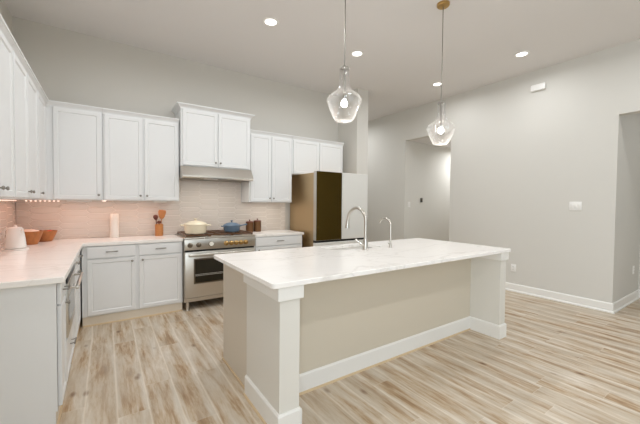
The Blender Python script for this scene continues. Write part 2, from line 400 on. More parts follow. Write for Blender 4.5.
# ------------------------------------------------------------------ cabinets
def knob(x, z, yf, parent):
    MB().cyl((x, yf, z), (x, yf-.014, z), .005, n=12).lathe([(0, 0), (.008, 0), (.0125, .005), (.0125, .010), (.008, .014), (0, .014)], mat=Matrix.Translation((x, yf-.012, z)) @ Matrix.Rotation(PI/2, 4, 'X'), n=16).build('knob', 'pull', parent, True)
def bar_pull(x, z, yf, parent, w=.115):
    m = MB().cyl((x-w/2, yf-.028, z), (x+w/2, yf-.028, z), .0055, n=12, bev=.001)
    for s in (-1, 1): m.cyl((x+s*w*.36, yf+.001, z), (x+s*w*.36, yf-.028, z), .004, n=10)
    m.build('handle', 'pull', parent, True)
def crown(x0, x1, z, yf, parent, k0=0, k1=0, h=.050, out=.036, ret=(False, False), depth=.3):
    pr = [(0, z-.012), (.006, z-.012), (.008, z), (.014, z+.012), (out*.75, z+h*.62), (out*.8, z+h*.72), (out, z+h*.76), (out, z+h), (0, z+h)]
    m = MB(); 
    m.prism(pr, x0, x1, -1 if ret[0] else k0, 1 if ret[1] else k1, Matrix.Translation((0, yf, 0)))
    m.box(x0, x1, yf, -.002 if False else yf+depth, z+h-.012, z+h)
    if ret[0]: m.prism(pr, -depth, 0, 0, 1, rot(x0, yf, -PI/2) if True else None)
    if ret[1]: m.prism(pr, 0, depth, -1, 0, rot(x1, yf, PI/2))
    m.build('crown_molding', 'cab', parent)
def upper(name, label, loc, rz, x0, x1, z0, z1, dep, doors, knobs, cr=None, group='white wall cabinets'):
    t = thing(name, label, 'cabinet', loc, rz, group)
    yf = -dep
    MB().box(x0, x1, yf, -.002, z0, z1, .0015, 1).build('body', 'cab', t)
    for (a, b), kx in zip(doors, knobs):
        d = MB().panel(a, b, z0+.012, z1-.012, yf-.021).build('door', 'cab', t)
        if kx is not None: knob(kx, z0+.062, yf-.021, d)
    if cr is not None: crown(x0, x1, z1, yf, t, **cr)
    return t
UZ0, UZ1 = 1.378, 2.395
upper('wall_cabinet', 'white single door wall cabinet in the back corner, left of the double one', (0, 0, 0), 0, .004, .812, UZ0, UZ1, .33, [(.372, .797)], [.772], dict(), None)
upper('wall_cabinet', 'white double door wall cabinet left of the range hood', (0, 0, 0), 0, .815, 1.638, UZ0, UZ1, .33, [(.832, 1.219), (1.239, 1.624)], [1.193, 1.265], dict(), None)
upper('wall_cabinet', 'white double door wall cabinet between hood cabinet and refrigerator', (0, 0, 0), 0, 2.602, 3.322, UZ0-.003, UZ1, .33, [(2.622, 2.948), (2.966, 3.304)], [2.924, 2.99], dict(), None)
upper('wall_cabinet', 'short white double door cabinet above the refrigerator', (0, 0, 0), 0, 3.325, 4.36, 1.835, UZ1, .33, [(3.345, 3.832), (3.852, 4.335)], [None, None], dict(), None)
# taller, deeper cabinet over the hood
upper('hood_cabinet', 'taller white double door cabinet over the steel range hood', (0, 0, 0), 0, 1.648, 2.592, 1.842, 2.585, .40, [(1.668, 2.11), (2.126, 2.574)], [2.085, 2.151], dict(ret=(True, True), h=.055, out=.05, depth=.395), None)
# left wall uppers, local x runs towards the back wall
LW = PI/2
upper('wall_cabinet', 'white wall cabinet on the left wall, nearest to the camera', (0, 0, 0), LW, -2.60, -1.862, UZ0, UZ1, .306, [(-2.585, -2.243), (-2.223, -1.88)], [-2.27, -2.17], dict(), None)
upper('wall_cabinet', 'white double door wall cabinet in the middle of the left wall', (0, 0, 0), LW, -1.859, -.932, UZ0, UZ1, .306, [(-1.842, -1.405), (-1.385, -.95)], [-1.43, -1.32], dict(), None)
upper('wall_cabinet', 'white single door wall cabinet on the left wall next to the corner', (0, 0, 0), LW, -.929, -.332, UZ0, UZ1, .306, [(-.912, -.47)], [-.84], dict(k1=-1), None)
# the crown of that last one is cut back at the corner by the moulding of the back run
# ------------------------------------------------------------------ base cabinets
def base(name, label, loc, rz, x0, x1, dep, cols, end_panel=None):
    t = thing(name, label, 'cabinet', loc, rz)
    MB().box(x0, x1, -dep, -.012, .105, .876, .0015, 1).build('body', 'cab', t)
    MB().box(x0+.002, x1-.002, -dep+.008, -.02, .0, .105).build('toe_kick', 'kick', t)
    MB().prism([(0, 0), (.012, 0), (.010, .010), (0, .016)], x0+.002, x1-.002, 0, 0, Matrix.Translation((0, -dep+.008, 0))).build('shoe_molding', 'toe', t)
    for c in cols:
        a, b = c['x']
        for (z0, z1) in c.get('drawers', [(.745, .868)]):
            d = MB().panel(a, b, z0, z1, -dep-.021, fr=0).build('drawer', 'cab', t)
            bar_pull((a+b)/2, (z0+z1)/2+.005, -dep-.021, d)
        if c.get('door', True):
            d = MB().panel(a, b, .122, .730, -dep-.021).build('door', 'cab', t)
            if c.get('knob') is not None: knob(c['knob'], .69, -dep-.021, d)
    return t
BD = .588
base('base_cabinet', 'white base cabinet with two drawers over two doors, left of the range', (0, 0, 0), 0, .618, 1.628, BD, [dict(x=(.665, 1.118), knob=1.085), dict(x=(1.155, 1.606), knob=1.19)])
base('base_cabinet', 'white base cabinet with wide drawer between range and refrigerator', (0, 0, 0), 0, 2.572, 3.372, BD, [dict(x=(2.596, 3.352), knob=2.64)])
base('base_cabinet', 'white base cabinet at the near end of the left counter', (0, 0, 0), LW, -2.388, -2.10, BD, [dict(x=(-2.372, -2.112), knob=-2.14)])
base('base_cabinet', 'white base cabinet beside the dishwasher, towards the corner', (0, 0, 0), LW, -1.488, -.010, BD, [dict(x=(-1.47, -1.05), knob=-1.08), dict(x=(-1.03, -.66), knob=-1.0)])
# the near end of the left run is closed by a panel down to the floor
cab_end = [o for o in bpy.data.objects if o.get('label', '').startswith('white base cabinet at the near end')][0]
MB().box(-2.392, -2.374, -.588, -.012, .10, .876, .001).box(-2.392, -2.374, -.578, -.012, 0, .101).build('end_panel', 'cab', cab_end)
# microwave drawer over a white drawer
t = thing('microwave_oven', 'stainless steel microwave drawer built into the left run of base cabinets', 'microwave', (0, 0, 0), LW)
MB().box(-2.09, -1.498, -.57, -.03, .425, .872).build('case', 'steel_d', t)
d = MB().box(-2.088, -1.50, -.618, -.572, .43, .80, .004).build('door', 'steel', t, True)
MB().box(-2.03, -1.56, -.6195, -.617, .50, .70, .001).build('window_glass', 'ovenglass', d)
MB().box(-2.088, -1.50, -.618, -.572, .803, .870, .003).build('control_panel', 'black', t, True)
m = MB().cyl((-2.06, -.668, .765), (-1.53, -.668, .765), .012, bev=.002)
for x in (-2.03, -1.56): m.cyl((x, -.616, .765), (x, -.668, .765), .008)
m.build('handle', 'steel', d, True)
t = thing('base_cabinet', 'low white drawer cabinet under the microwave drawer', 'cabinet', (0, 0, 0), LW)
MB().box(-2.094, -1.494, -BD, -.03, .105, .42).build('body', 'cab', t)
MB().box(-2.09, -1.498, -BD+.008, -.05, .0, .105).build('toe_kick', 'kick', t)
d = MB().panel(-2.08, -1.508, .122, .405, -BD-.021).build('drawer', 'cab', t)
bar_pull(-1.794, .30, -BD-.021, d)

# ------------------------------------------------------------------ countertops
def slab(name, outer, holes, z0, z1, mat, label, cat, bev=.004):
    b = bmesh.new(); loops = []
    for lp in [outer]+holes:
        vs = [b.verts.new((x, y, z1)) for x, y in lp]
        loops.append([b.edges.new((vs[i], vs[(i+1) % len(vs)])) for i in range(len(vs))])
    bmesh.ops.triangle_fill(b, edges=[e for l in loops for e in l], use_beauty=True, normal=(0, 0, 1))
    bmesh.ops.dissolve_limit(b, angle_limit=.01, verts=b.verts[:], edges=b.edges[:]) if not holes else None
    fs = b.faces[:]
    r = bmesh.ops.extrude_face_region(b, geom=fs)
    for v in [g for g in r['geom'] if isinstance(g, bmesh.types.BMVert)]: v.co.z = z0
    bmesh.ops.recalc_face_normals(b, faces=b.faces)
    if bev:
        es = [e for e in b.edges if len(e.link_faces) == 2 and abs(e.verts[0].co.z-e.verts[1].co.z) < 1e-6 and e.calc_face_angle(0) > 1]
        bmesh.ops.bevel(b, geom=es, offset=bev, segments=2, affect='EDGES', profile=.5)
    m = MB(); m._merge(b); o = m.build(name, mat, None)
    return tag(o, label, cat)
def rounded(pts, rad, n=5):
    out = []
    L = len(pts)
    for i, p in enumerate(pts):
        r = rad[i] if isinstance(rad, (list, tuple)) else rad
        p = Vector(p); a = (Vector(pts[i-1])-p).normalized(); c = (Vector(pts[(i+1) % L])-p).normalized()
        if r <= 0: out.append(tuple(p)); continue
        A = p+a*r; C_ = p+c*r
        for k in range(n+1):
            s = k/n; q = A*(1-s)**2 + p*2*s*(1-s) + C_*s**2
            out.append(tuple(q))
    return out
slab('countertop', rounded([(.006, -2.418), (.630, -2.418), (.630, -.612), (1.632, -.612), (1.632, -.004), (.006, -.004)], [0, .012, .01, 0, 0, 0]), [], .879, .915, 'marble', 'L shaped white marble look countertop left of the range', 'countertop')
slab('countertop', [(2.568, -.612), (3.392, -.612), (3.392, -.004), (2.568, -.004)], [], .879, .915, 'marble', 'short white countertop between range and refrigerator', 'countertop')

# ------------------------------------------------------------------ island
IX0, IX1, IY0, IY1 = 1.600, 4.318, -3.234, -2.05
SX0, SX1, SY0, SY1 = 2.66, 3.26, -2.43, -2.14
slab('island_countertop', rounded([(IX0, IY0), (IX1, IY0), (IX1, IY1), (IX0, IY1)], .035), [rounded([(SX0, SY0), (SX0, SY1), (SX1, SY1), (SX1, SY0)], .03)], .884, .915, 'marble', 'large white marble look slab on top of the island with an undermount sink cutout', 'countertop')
isl = thing('kitchen_island', 'long greige kitchen island with open seating side and white trim', 'island', (1.659, -3.2, 0))
def L_(m): return m._merge
ox, oy = 1.659, -3.2
def ibox(m, x0, x1, y0, y1, z0, z1, bev=0): return m.box(x0-ox, x1-ox, y0-oy, y1-oy, z0, z1, bev)
PX1 = 1.792; RX0, RX1 = 4.152, 4.262; KY = -2.89; PY = -2.69
ibox(MB(), PX1, RX0, KY, KY+.11, 0, .883).build('knee_wall', 'cabin', isl)
ibox(MB(), 1.659, PX1, -3.204, PY, 0, .883).build('end_wall', 'post', isl)
ibox(MB(), RX0, RX1, -3.204, PY, 0, .883).build('end_wall', 'post', isl)
ibox(MB(), 1.695, RX1-.01, KY+.11, -2.115, .1, .70).build('cabinet_box', 'gray', isl)
ibox(MB(), 1.76, RX1-.05, PY+.01, -2.18, 0, .1).build('toe_kick', 'toe', isl)
p_ = ibox(MB(), 1.675, 1.694, PY, -2.10, 0.0, .876, .002).build('side_panel', 'gray', isl)
ibox(MB(), 1.664, 1.675, PY, -2.10, 0, .018, .003).build('shoe_molding', 'toe', isl)
ibox(MB(), RX1-.01, RX1, PY, -2.10, 0.0, .876, .002).build('side_panel', 'gray', isl)
# kitchen side doors of the island, rotated to face the range
for i, (a, b) in enumerate([(1.72, 2.22), (2.24, 2.64), (2.66, 2.96), (2.98, 3.28), (3.30, 3.72), (3.74, 4.2)]):
    m = MB().panel(-(b-a)/2, (b-a)/2, .12, .86, -.021)
    d = m.build('door', 'gray', isl); d.location = ((a+b)/2-ox, -2.115-oy, 0); d.rotation_euler = (0, 0, PI)
    knob(0, .8, -.021, d)
# capitals under the slab
def capital(x0, x1, y0, y1):
    m = ibox(MB(), x0-.018, x1+.018, y0-.018, y1, .804, .8835, .003)
    return m.build('capital', 'trim', isl)
capital(1.659, PX1, -3.204, PY+.02); capital(RX0, RX1, -3.204, PY)
# plinth baseboards
def ring_base(x0, x1, y0, y1, sides, name='baseboard'):
    m = MB(); bpf = [(0, 0), (.014, 0), (.014, .128), (.006, .14), (0, .14)]
    T = Matrix.Translation((-ox, -oy, 0))
    if 'l' in sides: m.prism(bpf, -(y1-y0), 0, 0, 1, T @ rot(x0, y0, -PI/2))
    if 'f' in sides: m.prism(bpf, x0, x1, -1 if 'l' in sides else 0, 1 if 'r' in sides else 0, T @ Matrix.Translation((0, y0, 0)))
    if 'r' in sides: m.prism(bpf, 0, (y1-y0), -1, 0, T @ rot(x1, y0, PI/2))
    return m.build(name, 'trim', isl)
ring_base(1.659, PX1, -3.204, PY, 'lf'); 
T = Matrix.Translation((-ox, -oy, 0)); bpf = [(0, 0), (.014, 0), (.014, .128), (.006, .14), (0, .14)]
MB().prism(bpf, 0, KY+3.204, -1, -1, T @ rot(PX1, -3.204, PI/2)).build('baseboard', 'trim', isl)
MB().prism(bpf, PX1, RX0, 1, -1, T @ Matrix.Translation((0, KY, 0))).build('baseboard', 'trim', isl)
MB().prism(bpf, -(KY+3.204), 0, 1, 1, T @ rot(RX0, -3.204, -PI/2)).prism(bpf, RX0, RX1, -1, 1, T @ Matrix.Translation((0, -3.204, 0))).prism(bpf, 0, PY+3.204, -1, 0, T @ rot(RX1, -3.204, PI/2)).build('baseboard', 'trim', isl)
# light oak shoe strip at the floor along the base
sh = [(.014, 0), (.026, 0), (.022, .011), (.014, .013)]
MB().prism(sh, PX1, RX0, 1, -1, T @ Matrix.Translation((0, KY, 0))).prism(sh, -(PY+3.204), 0, 0, 1, T @ rot(1.659, -3.204, -PI/2)).prism(sh, 1.659, PX1, -1, 1, T @ Matrix.Translation((0, -3.204, 0))).build('shoe_molding', 'toe', isl)

# sink
t = thing('sink', 'white undermount sink sunk in the island top', 'sink', ((SX0+SX1)/2, (SY0+SY1)/2, .72))
hx, hy = (SX1-SX0)/2+.008, (SY1-SY0)/2+.008
m = MB(); th = .012
m.box(-hx-th, hx+th, -hy-th, hy+th, -.012, 0).box(-hx-th, -hx, -hy-th, hy+th, 0, .156).box(hx, hx+th, -hy-th, hy+th, 0, .156).box(-hx, hx, -hy-th, -hy, 0, .156).box(-hx, hx, hy, hy+th, 0, .156)
m.build('basin', 'white', t)
MB().lathe([(0, .004), (.03, .004), (.042, .001), (.042, 0), (0, 0)]).build('drain', 'nickel', t, True)

def arc(c, r, a0, a1, n=16):   # in the y-z plane, around c
    return [(c[0], c[1]+r*math.cos(a0+(a1-a0)*i/n), c[2]+r*math.sin(a0+(a1-a0)*i/n)) for i in range(n+1)]
# main faucet: gooseneck reaching over the sink (+y)
t = thing('kitchen_faucet', 'tall brushed nickel gooseneck faucet with lever behind the island sink', 'faucet', (2.948, -2.505, .915))
MB().lathe([(0, 0), (.032, 0), (.032, .006), (.026, .012), (.025, .085), (.021, .10), (.017, .11), (0, .11)]).build('body', 'nickel', t, True)
r_ = .138
MB().tube([(0, 0, .09), (0, 0, .16), (0, 0, .22), (0, 0, .27)] + [(0, r_ - r_*math.cos(a*PI/18), .27+r_*math.sin(a*PI/18)) for a in range(1, 18)], .0155).build('spout', 'nickel', t, True)
e = (0, r_ - r_*math.cos(17*PI/18), .27+r_*math.sin(17*PI/18))
MB().tube([e, (0, e[1]+.006, e[2]-.03), (0, e[1]+.010, e[2]-.07), (0, e[1]+.012, e[2]-.10)], [.0165, .018, .022, .026]).build('spray_head', 'nickel', t, True)
MB().tube([(0, .0, .05), (-.035, .015, .052), (-.06, .03, .075), (-.085, .05, .105)], [.015, .014, .011, .010]).build('lever', 'nickel', t, True)
# small beverage faucet
t = thing('water_faucet', 'small slender curved filtered water tap on the island, right of the tall one', 'faucet', (3.292, -2.51, .915))
MB().lathe([(0, 0), (.021, 0), (.021, .004), (.013, .010), (.013, .05), (.008, .056), (0, .056)]).build('body', 'nickel', t, True)
r_ = .085
MB().tube([(0, 0, .05), (0, 0, .12), (0, 0, .215)] + [(0, r_ - r_*math.cos(a*PI/16), .215+r_*math.sin(a*PI/16)) for a in range(1, 15)], .0105).build('spout', 'nickel', t, True)
MB().tube([(0, 0, .035), (-.025, .0, .037), (-.032, 0, .05)], [.006, .005, .005]).build('lever', 'nickel', t, True)

# ------------------------------------------------------------------ range
RXa, RXb = 1.637, 2.564; RY = -.665
t = thing('gas_range', 'stainless steel pro style gas range with eight knobs and oven window', 'stove', ((RXa+RXb)/2, -.33, 0))
cx_, cy_ = (RXa+RXb)/2, -.33
def rb(m, x0, x1, y0, y1, z0, z1, bev=0): return m.box(x0-cx_, x1-cx_, y0-cy_, y1-cy_, z0, z1, bev)
rb(MB(), RXa, RXb, -.62, -.02, .105, .905, .002).build('body', 'steel', t)
rb(MB(), RXa, RXb, RY-.012, -.015, .905, .925, .006).build('cooktop', 'steel', t, True)
rb(MB(), RXa, RXb, RY, -.62, .765, .904, .006).build('control_panel', 'steel', t, True)
rb(MB(), RXa+.01, RXb-.01, -.64, -.62, .745, .765).build('panel_gap', 'dark', t)
d = rb(MB(), RXa+.008, RXb-.008, RY+.002, -.622, .165, .742, .006).build('oven_door', 'steel', t, True)
wx0, wx1 = 1.762, 2.44
rb(MB(), wx0-.015, wx1+.015, RY-.003, RY+.003, .335, .655, .002).build('window_frame', 'steel_d', d)
wi = rb(MB(), wx0, wx1, RY-.0045, RY-.002, .35, .64).build('window_glass', 'ovenglass', d)
m = MB()
for z in (.44, .455): m.cyl((wx0-cx_, RY-.006-cy_, z), (wx1-cx_, RY-.006-cy_, z), .002, n=6)
m.build('rack_wire', 'steel', d)
m = MB().cyl((RXa+.04-cx_, RY-.055-cy_, .708), (RXb-.04-cx_, RY-.055-cy_, .708), .018, bev=.003)
for x in (RXa+.07, RXb-.07): m.cyl((x-cx_, RY-cy_+.004, .708), (x-cx_, RY-.055-cy_, .708), .012)
m.build('handle', 'nickel', d, True)
rb(MB(), RXa+.004, RXb-.004, RY+.02, -.55, .11, .158, .003).build('kick_panel', 'steel', t)
for x in (RXa+.045, RXb-.045):
    for y in (-.615, -.08):
        MB().lathe([(0, 0), (.024, 0), (.02, .012), (.02, .106), (0, .106)], c=(x-cx_, y-cy_, 0), n=20).build('leg', 'steel', t, True)
def rknob(x, z, mat):
    m = MB().lathe([(0, 0), (.031, 0), (.031, .006), (.025, .010), (.023, .038), (.018, .042), (0, .042)], mat=Matrix.Translation((x-cx_, RY-cy_, z)) @ Matrix.Rotation(PI/2, 4, 'X'), n=24)
    m.box(x-cx_-.004, x-cx_+.004, RY-cy_-.046, RY-cy_-.030, z-.017, z+.017, .001)
    k = m.build('knob', mat, t, True)
for x in (1.703, 1.806): rknob(x, .828, 'steel_d')
for x in (2.155, 2.222, 2.289, 2.356, 2.423): rknob(x, .828, 'gold')
m = MB().lathe([(0, 0), (.035, 0), (.035, .010), (.029, .012), (0, .012)], mat=Matrix.Translation((1.962-cx_, RY-cy_, .833)) @ Matrix.Rotation(PI/2, 4, 'X'), n=28)
dl = m.build('temperature_gauge', 'steel_d', t, True)
MB().cyl((1.962-cx_, RY-cy_-.0125, .833), (1.962-cx_, RY-cy_-.016, .833), .029).build('dial_face', 'dial', dl, True)
for (sx, sz) in ((x, .868) for x in (2.155, 2.222, 2.289, 2.356, 2.423)):
    pass
# grates: three cast iron sections
for i in range(3):
    a = RXa+.025+i*.293; b = a+.288; m = MB(); z0, z1 = .938, .956
    for y in (-.63, -.335, -.06): rb(m, a, b, y-.007, y+.007, z0, z1, .002)
    for x in (a+.007, (a+b)/2, b-.007): rb(m, x-.007, x+.007, -.63, -.06, z0, z1, .002)
    for yc in (-.48, -.2):
        for k in range(4):
            an = PI/4+k*PI/2
            m.tube([((a+b)/2-cx_+.035*math.cos(an), yc-cy_+.035*math.sin(an), .95), ((a+b)/2-cx_+.12*math.cos(an), yc-cy_+.12*math.sin(an), .947)], .006, 8)
    for x in (a+.007, b-.007):
        for y in (-.63, -.06): rb(m, x-.008, x+.008, y-.008, y+.008, .925, .94)
    m.build('grate', 'iron', t)
    m = MB()
    for yc in (-.48, -.2):
        MB().lathe([(0, 0), (.045, 0), (.045, .008), (.03, .012), (0, .012)], c=((a+b)/2-cx_, yc-cy_, .925), n=20).build('burner', 'iron', t, True)

# ------------------------------------------------------------------ hood
t = thing('range_hood', 'stainless steel under cabinet range hood over the range', 'range hood', (2.12, -.2, 1.68))
pr = [(0, 0), (.30, 0), (.315, .012), (.315, .035), (.225, .158), (-.16, .158), (-.16, 0)]
MB().prism([(o, z) for o, z in pr], -.475, .475, 0, 0, None).build('canopy', 'steel', t)
MB().box(-.44, .44, -.27, .12, -.004, .0).build('filter_panel', 'steel_d', t)
MB().box(-.2, -.02, -.29, -.24, -.007, -.003).build('lamp_lens', 'white', t)

# ------------------------------------------------------------------ refrigerator
FX0, FX1, FY, FZ = 3.452, 4.485, -.86, 1.855
t = thing('refrigerator', 'bronze sided refrigerator with one dark mirrored door and white glass doors', 'refrigerator', ((FX0+FX1)/2, -.4, 0))
fx, fy = (FX0+FX1)/2, -.4
def fb(m, x0, x1, y0, y1, z0, z1, bev=0): return m.box(x0-fx, x1-fx, y0-fy, y1-fy, z0, z1, bev)
fb(MB(), FX0+.006, FX1-.006, FY+.085, -.03, .03, FZ-.02, .004).build('body', 'bronze', t)
fb(MB(), FX0+.03, FX1-.03, FY+.12, -.06, 0, .03).build('foot_rail', 'dark', t)
MID = 3.94
def fdoor(x0, x1, z0, z1, mat, label, edge):
    d = fb(MB(), x0, x1, FY+.006, FY+.08, z0, z1, .003).build('door', edge, t)
    if label: d['label'] = label
    fb(MB(), x0+.004, x1-.004, FY, FY+.0062, z0+.004, z1-.004, .001).build('glass_panel', mat, d)
fdoor(FX0, MID-.003, .80, FZ, 'fr_dark', 'dark mirrored bronze glass door', 'steel')
fdoor(MID+.003, FX1, .80, FZ, 'fr_white', 'white glass door', 'white')
fdoor(FX0, MID-.003, .06, .765, 'fr_white', 'white lower door', 'white')
fdoor(MID+.003, FX1, .06, .765, 'fr_white', 'white lower door', 'white')
fb(MB(), FX0+.004, FX1-.004, FY+.03, FY+.085, .765, .80).build('handle_recess', 'dark', t)

# ------------------------------------------------------------------ pendants and downlights
def pendant(name, label, x, y, gmat, ztop=2.44):
    t = thing(name, label, 'pendant light', (x, y, ZC))
    D = ztop-ZC
    MB().lathe([(0, 0), (.062, 0), (.062, -.018), (.055, -.026), (.012, -.03), (0, -.03)]).build('canopy', 'gold', t, True)
    MB().cyl((0, 0, -.028), (0, 0, D+.015), .0045, n=10).build('stem', 'pull', t, True)
    MB().lathe([(0, D+.02), (.010, D+.02), (.030, D+.008), (.033, D-.008), (.014, D-.014), (.009, D-.02), (.009, D-.20), (.013, D-.205), (.013, D-.245), (0, D-.245)]).build('socket', 'pull', t, True)
    out = [(.036, 0), (.040, -.005), (.038, -.05), (.039, -.10), (.043, -.135), (.054, -.165), (.075, -.188), (.102, -.207), (.126, -.226), (.138, -.247), (.138, -.262), (.130, -.290), (.114, -.330), (.096, -.370), (.080, -.402), (.068, -.416), (.052, -.42), (0, -.412)]
    inn = [(max(r-.0035, 0), z+.0035) for r, z in out][::-1]
    prof = [(r, D+z) for r, z in out] + [(r, D+z) for r, z in inn if True]
    MB().lathe(prof, n=48).build('glass_shade', gmat, t, True)
    MB().lathe([(0, D-.243), (.012, D-.245), (.016, D-.252), (.023, D-.264), (.027, D-.280), (.023, D-.296), (.012, D-.305), (0, D-.307)]).build('bulb', 'bulb', t, True)
    l = bpy.data.lights.new('pendant_bulb_light', 'POINT'); l.energy = 10; l.color = (1, .93, .84); l.shadow_soft_size = .03
    o = bpy.data.objects.new('pendant_bulb_light', l); COL.objects.link(o); o.parent = t; o.location = (0, 0, D-.345)
    return t
pendant('pendant_light', 'clear smooth glass teardrop pendant lamp nearer the camera, left of the two', 2.415, -2.82, 'glass', 2.44)
pendant('pendant_light', 'seeded glass teardrop pendant lamp with visible brass canopy, right of the two', 3.668, -2.82, 'glass_s', 2.395)

def downlight(x, y, label, z=ZC, power=DL_POWER, group=None):
    t = thing('recessed_downlight', label, 'ceiling light', (x, y, z), 0, group)
    MB().lathe([(.088, 0), (.092, -.003), (.088, -.007), (.066, -.009), (.063, -.004), (.063, 0)], closed=True).build('trim_ring', 'white', t, True)
    MB().cyl((0, 0, 0), (0, 0, -.0035), .064, n=32).build('lens', 'lens', t)
    l = bpy.data.lights.new('downlight_lamp', 'AREA'); l.shape = 'DISK'; l.size = .12; l.energy = power * (1.3 if y > -3 else .55 if y > -5 else 1.25 if y > -6 else .4) * (1.15 if x < 1.5 else 1) * (1.3 if abs(x-3.652) < .01 and y > -2 else 1); l.color = DL_COL; l.spread = math.radians(168)
    o = bpy.data.objects.new('downlight_lamp', l); COL.objects.link(o); o.parent = t; o.location = (0, 0, -.012)
downlight(2.377, -1.535, 'lit recessed ceiling light above the range hood side, left most in view')
downlight(3.652, -1.52, 'lit recessed ceiling light between the two pendants, nearer the left pendant')
downlight(5.458, -1.47, 'lit recessed ceiling light just above the right pendant')
downlight(5.455, -2.775, 'lit recessed ceiling light over the right wall device')
for (x, y) in ((1.05, -1.53), (1.05, -2.8), (2.4, -4.15), (3.65, -4.15), (5.45, -4.15), (1.05, -5.4), (2.4, -5.4), (3.65, -5.4), (5.45, -5.4), (2.4, -7.0), (4.6, -7.0)):
    downlight(x, y, 'added recessed ceiling light outside the view', group='added ceiling lights over the rest of the room')  # unseen, added to light the room; two rows set from island shadow edges
downlight(8.0, -.72, 'unseen ceiling light added inside the niche', AZ, 36)  # lamp added out of view to brighten the niche wall
downlight(7.0, -4.4, 'unseen ceiling light added inside the right hall', 3.0, 12)  # unseen lamp added as fill for the hall
downlight(5.3, 1.2, 'unseen ceiling light added over the passage behind the refrigerator', ZC, 34)  # lamp added out of view to lift the passage walls

# ------------------------------------------------------------------ under cabinet lights (a string of small warm LEDs)
LEDC = (1.0, .40, .27)
t = thing('led_strip', 'pink glowing row of small LED lights under the left wall cabinets', 'light strip', (.045, -1.2, 1.372))
MB().box(-.008, .008, -1.2, 1.10, -.001, .005).build('tape', 'white', t)
for i in range(26):
    MB().lathe([(0, 0), (.005, -.002), (.006, -.005), (.004, -.008), (0, -.009)], c=(0, -1.15+i*.085, 0), n=10).build('led', 'led', t)
t = thing('led_strip', 'short row of small glowing LED dots in the back corner above the bowls', 'light strip', (.30, -.045, 1.372))
MB().box(-.22, .10, -.008, .008, -.001, .005).build('tape', 'white', t)
for i in range(8):
    MB().lathe([(0, 0), (.006, -.002), (.008, -.006), (.006, -.011), (0, -.013)], c=(-.20+i*.04, 0, 0), n=10).build('led', 'led', t)
area('under_cabinet_glow', (.12, -1.3, 1.36), (0, 0, 0), .05, 2.1, 2.9, LEDC)
area('under_cabinet_glow', (.85, -.2, 1.36), (0, 0, 0), 1.3, .05, 2.8, (1.0, .54, .38))
area('under_cabinet_glow', (2.95, -.2, 1.36), (0, 0, 0), .5, .05, 1.4, (1.0, .90, .80))
area('hood_lamp', (2.1, -.42, 1.665), (0, 0, 0), .5, .05, 4.5, (1.0, .92, .82))
def light_bar(x0, x1, y, lab):
    t = thing('under_cabinet_light', lab, 'light fixture', ((x0+x1)/2, y, 1.377))
    h = (x1-x0)/2
    MB().box(-h, h, -.02, .02, -.018, 0, .004).build('housing', 'white', t)
    MB().box(-h+.01, h-.01, -.012, .012, -.0195, -.0175).build('diffuser', 'led', t) if False else None
light_bar(.46, .70, -.10, 'small white light housing under the corner wall cabinet')
light_bar(1.36, 1.52, -.10, 'small white light housing under the double cabinet above the utensil crock')
o = MB().lathe([(0, 0), (.02, 0), (.02, -.006), (.012, -.010), (0, -.010)], n=16).build('puck_light', 'led', None, True, (.822, -.25, 1.377))
tag(o, 'single bright puck light under the seam between the back wall cabinets', 'light')

# ------------------------------------------------------------------ things on the counters
Z = .9155
# kettle on its base
t = thing('electric_kettle', 'white tapered electric kettle at the left edge of the counter', 'kettle', (.150, -.86, Z), PI*.82)
MB().lathe([(0, 0), (.088, 0), (.092, .004), (.088, .012), (0, .014)], n=40).build('base_plate', 'white', t, True)
MB().lathe([(0, .016), (.070, .016), (.075, .022), (.068, .10), (.055, .19), (.050, .20), (.0, .20)]).build('body', 'white', t, True)
MB().lathe([(0, .20), (.048, .20), (.044, .207), (.012, .212), (.012, .225), (0, .227)]).build('lid', 'white', t, True)
MB().tube([(.042, 0, .19), (.08, 0, .195), (.105, 0, .17), (.108, 0, .11), (.09, 0, .06), (.06, 0, .045)], .009).build('handle', 'white', t, True)
MB().tube([(-.045, 0, .155), (-.056, 0, .175), (-.064, 0, .188)], [.018, .013, .009]).build('spout', 'white', t, True)
# bowls
def bowl(name, label, x, y, r, h, mat, rb=.55):
    t = thing(name, label, 'bowl', (x, y, Z))
    prof = [(0, 0), (r*rb, 0), (r*rb*1.03, .004)]
    for k in range(1, 9):
        s = k/8; prof.append((r*(rb+(1-rb)*s**.85), h*s))
    inner = [(pr_-.009, z+.004 if z < h else z) for pr_, z in prof[2:]][::-1]
    prof += inner + [(0, .012)]
    MB().lathe(prof, n=40).build('shell', mat, t, True)
    return t
bowl('wooden_bowl', 'orange brown wooden bowl lined with pale cloth, beside the kettle', .185, -.44, .110, .138, 'wood_b')
m = MB(); m.lathe([(0, .10), (.03, .125), (.055, .118), (.075, .112), (.085, .10), (.08, .085), (0, .085)], n=24)
o = m.build('folded_cloth', 'cloth', None, True, (.18, -.44, Z+.030)); tag(o, 'pale pink cloth heaped in the wooden bowl by the kettle', 'cloth')
bowl('wooden_bowl', 'shallower wooden bowl with red orange fruit, in the corner', .275, -.185, .108, .118, 'wood_b')
def fruit(x, y, z, r, lab):
    t = thing('apple', lab, 'fruit', (x, y, z))
    prof = [(0, -.80*r)] + [(r*math.cos(a)*(1.0), r*math.sin(a)*.92) for a in [(-75+i*15)*PI/180 for i in range(11)]] + [(0, .72*r)]
    MB().lathe(prof, n=24).build('flesh', 'fruit', t, True)
    MB().tube([(0, 0, .6*r), (.003, 0, .95*r), (.006, 0, 1.15*r)], .0025, 8).build('stem', 'wood_d', t, True)
fruit(.235, -.19, Z+.092, .034, 'red orange fruit at the left side of the corner bowl')
fruit(.312, -.175, Z+.092, .033, 'red orange fruit at the right side of the corner bowl')
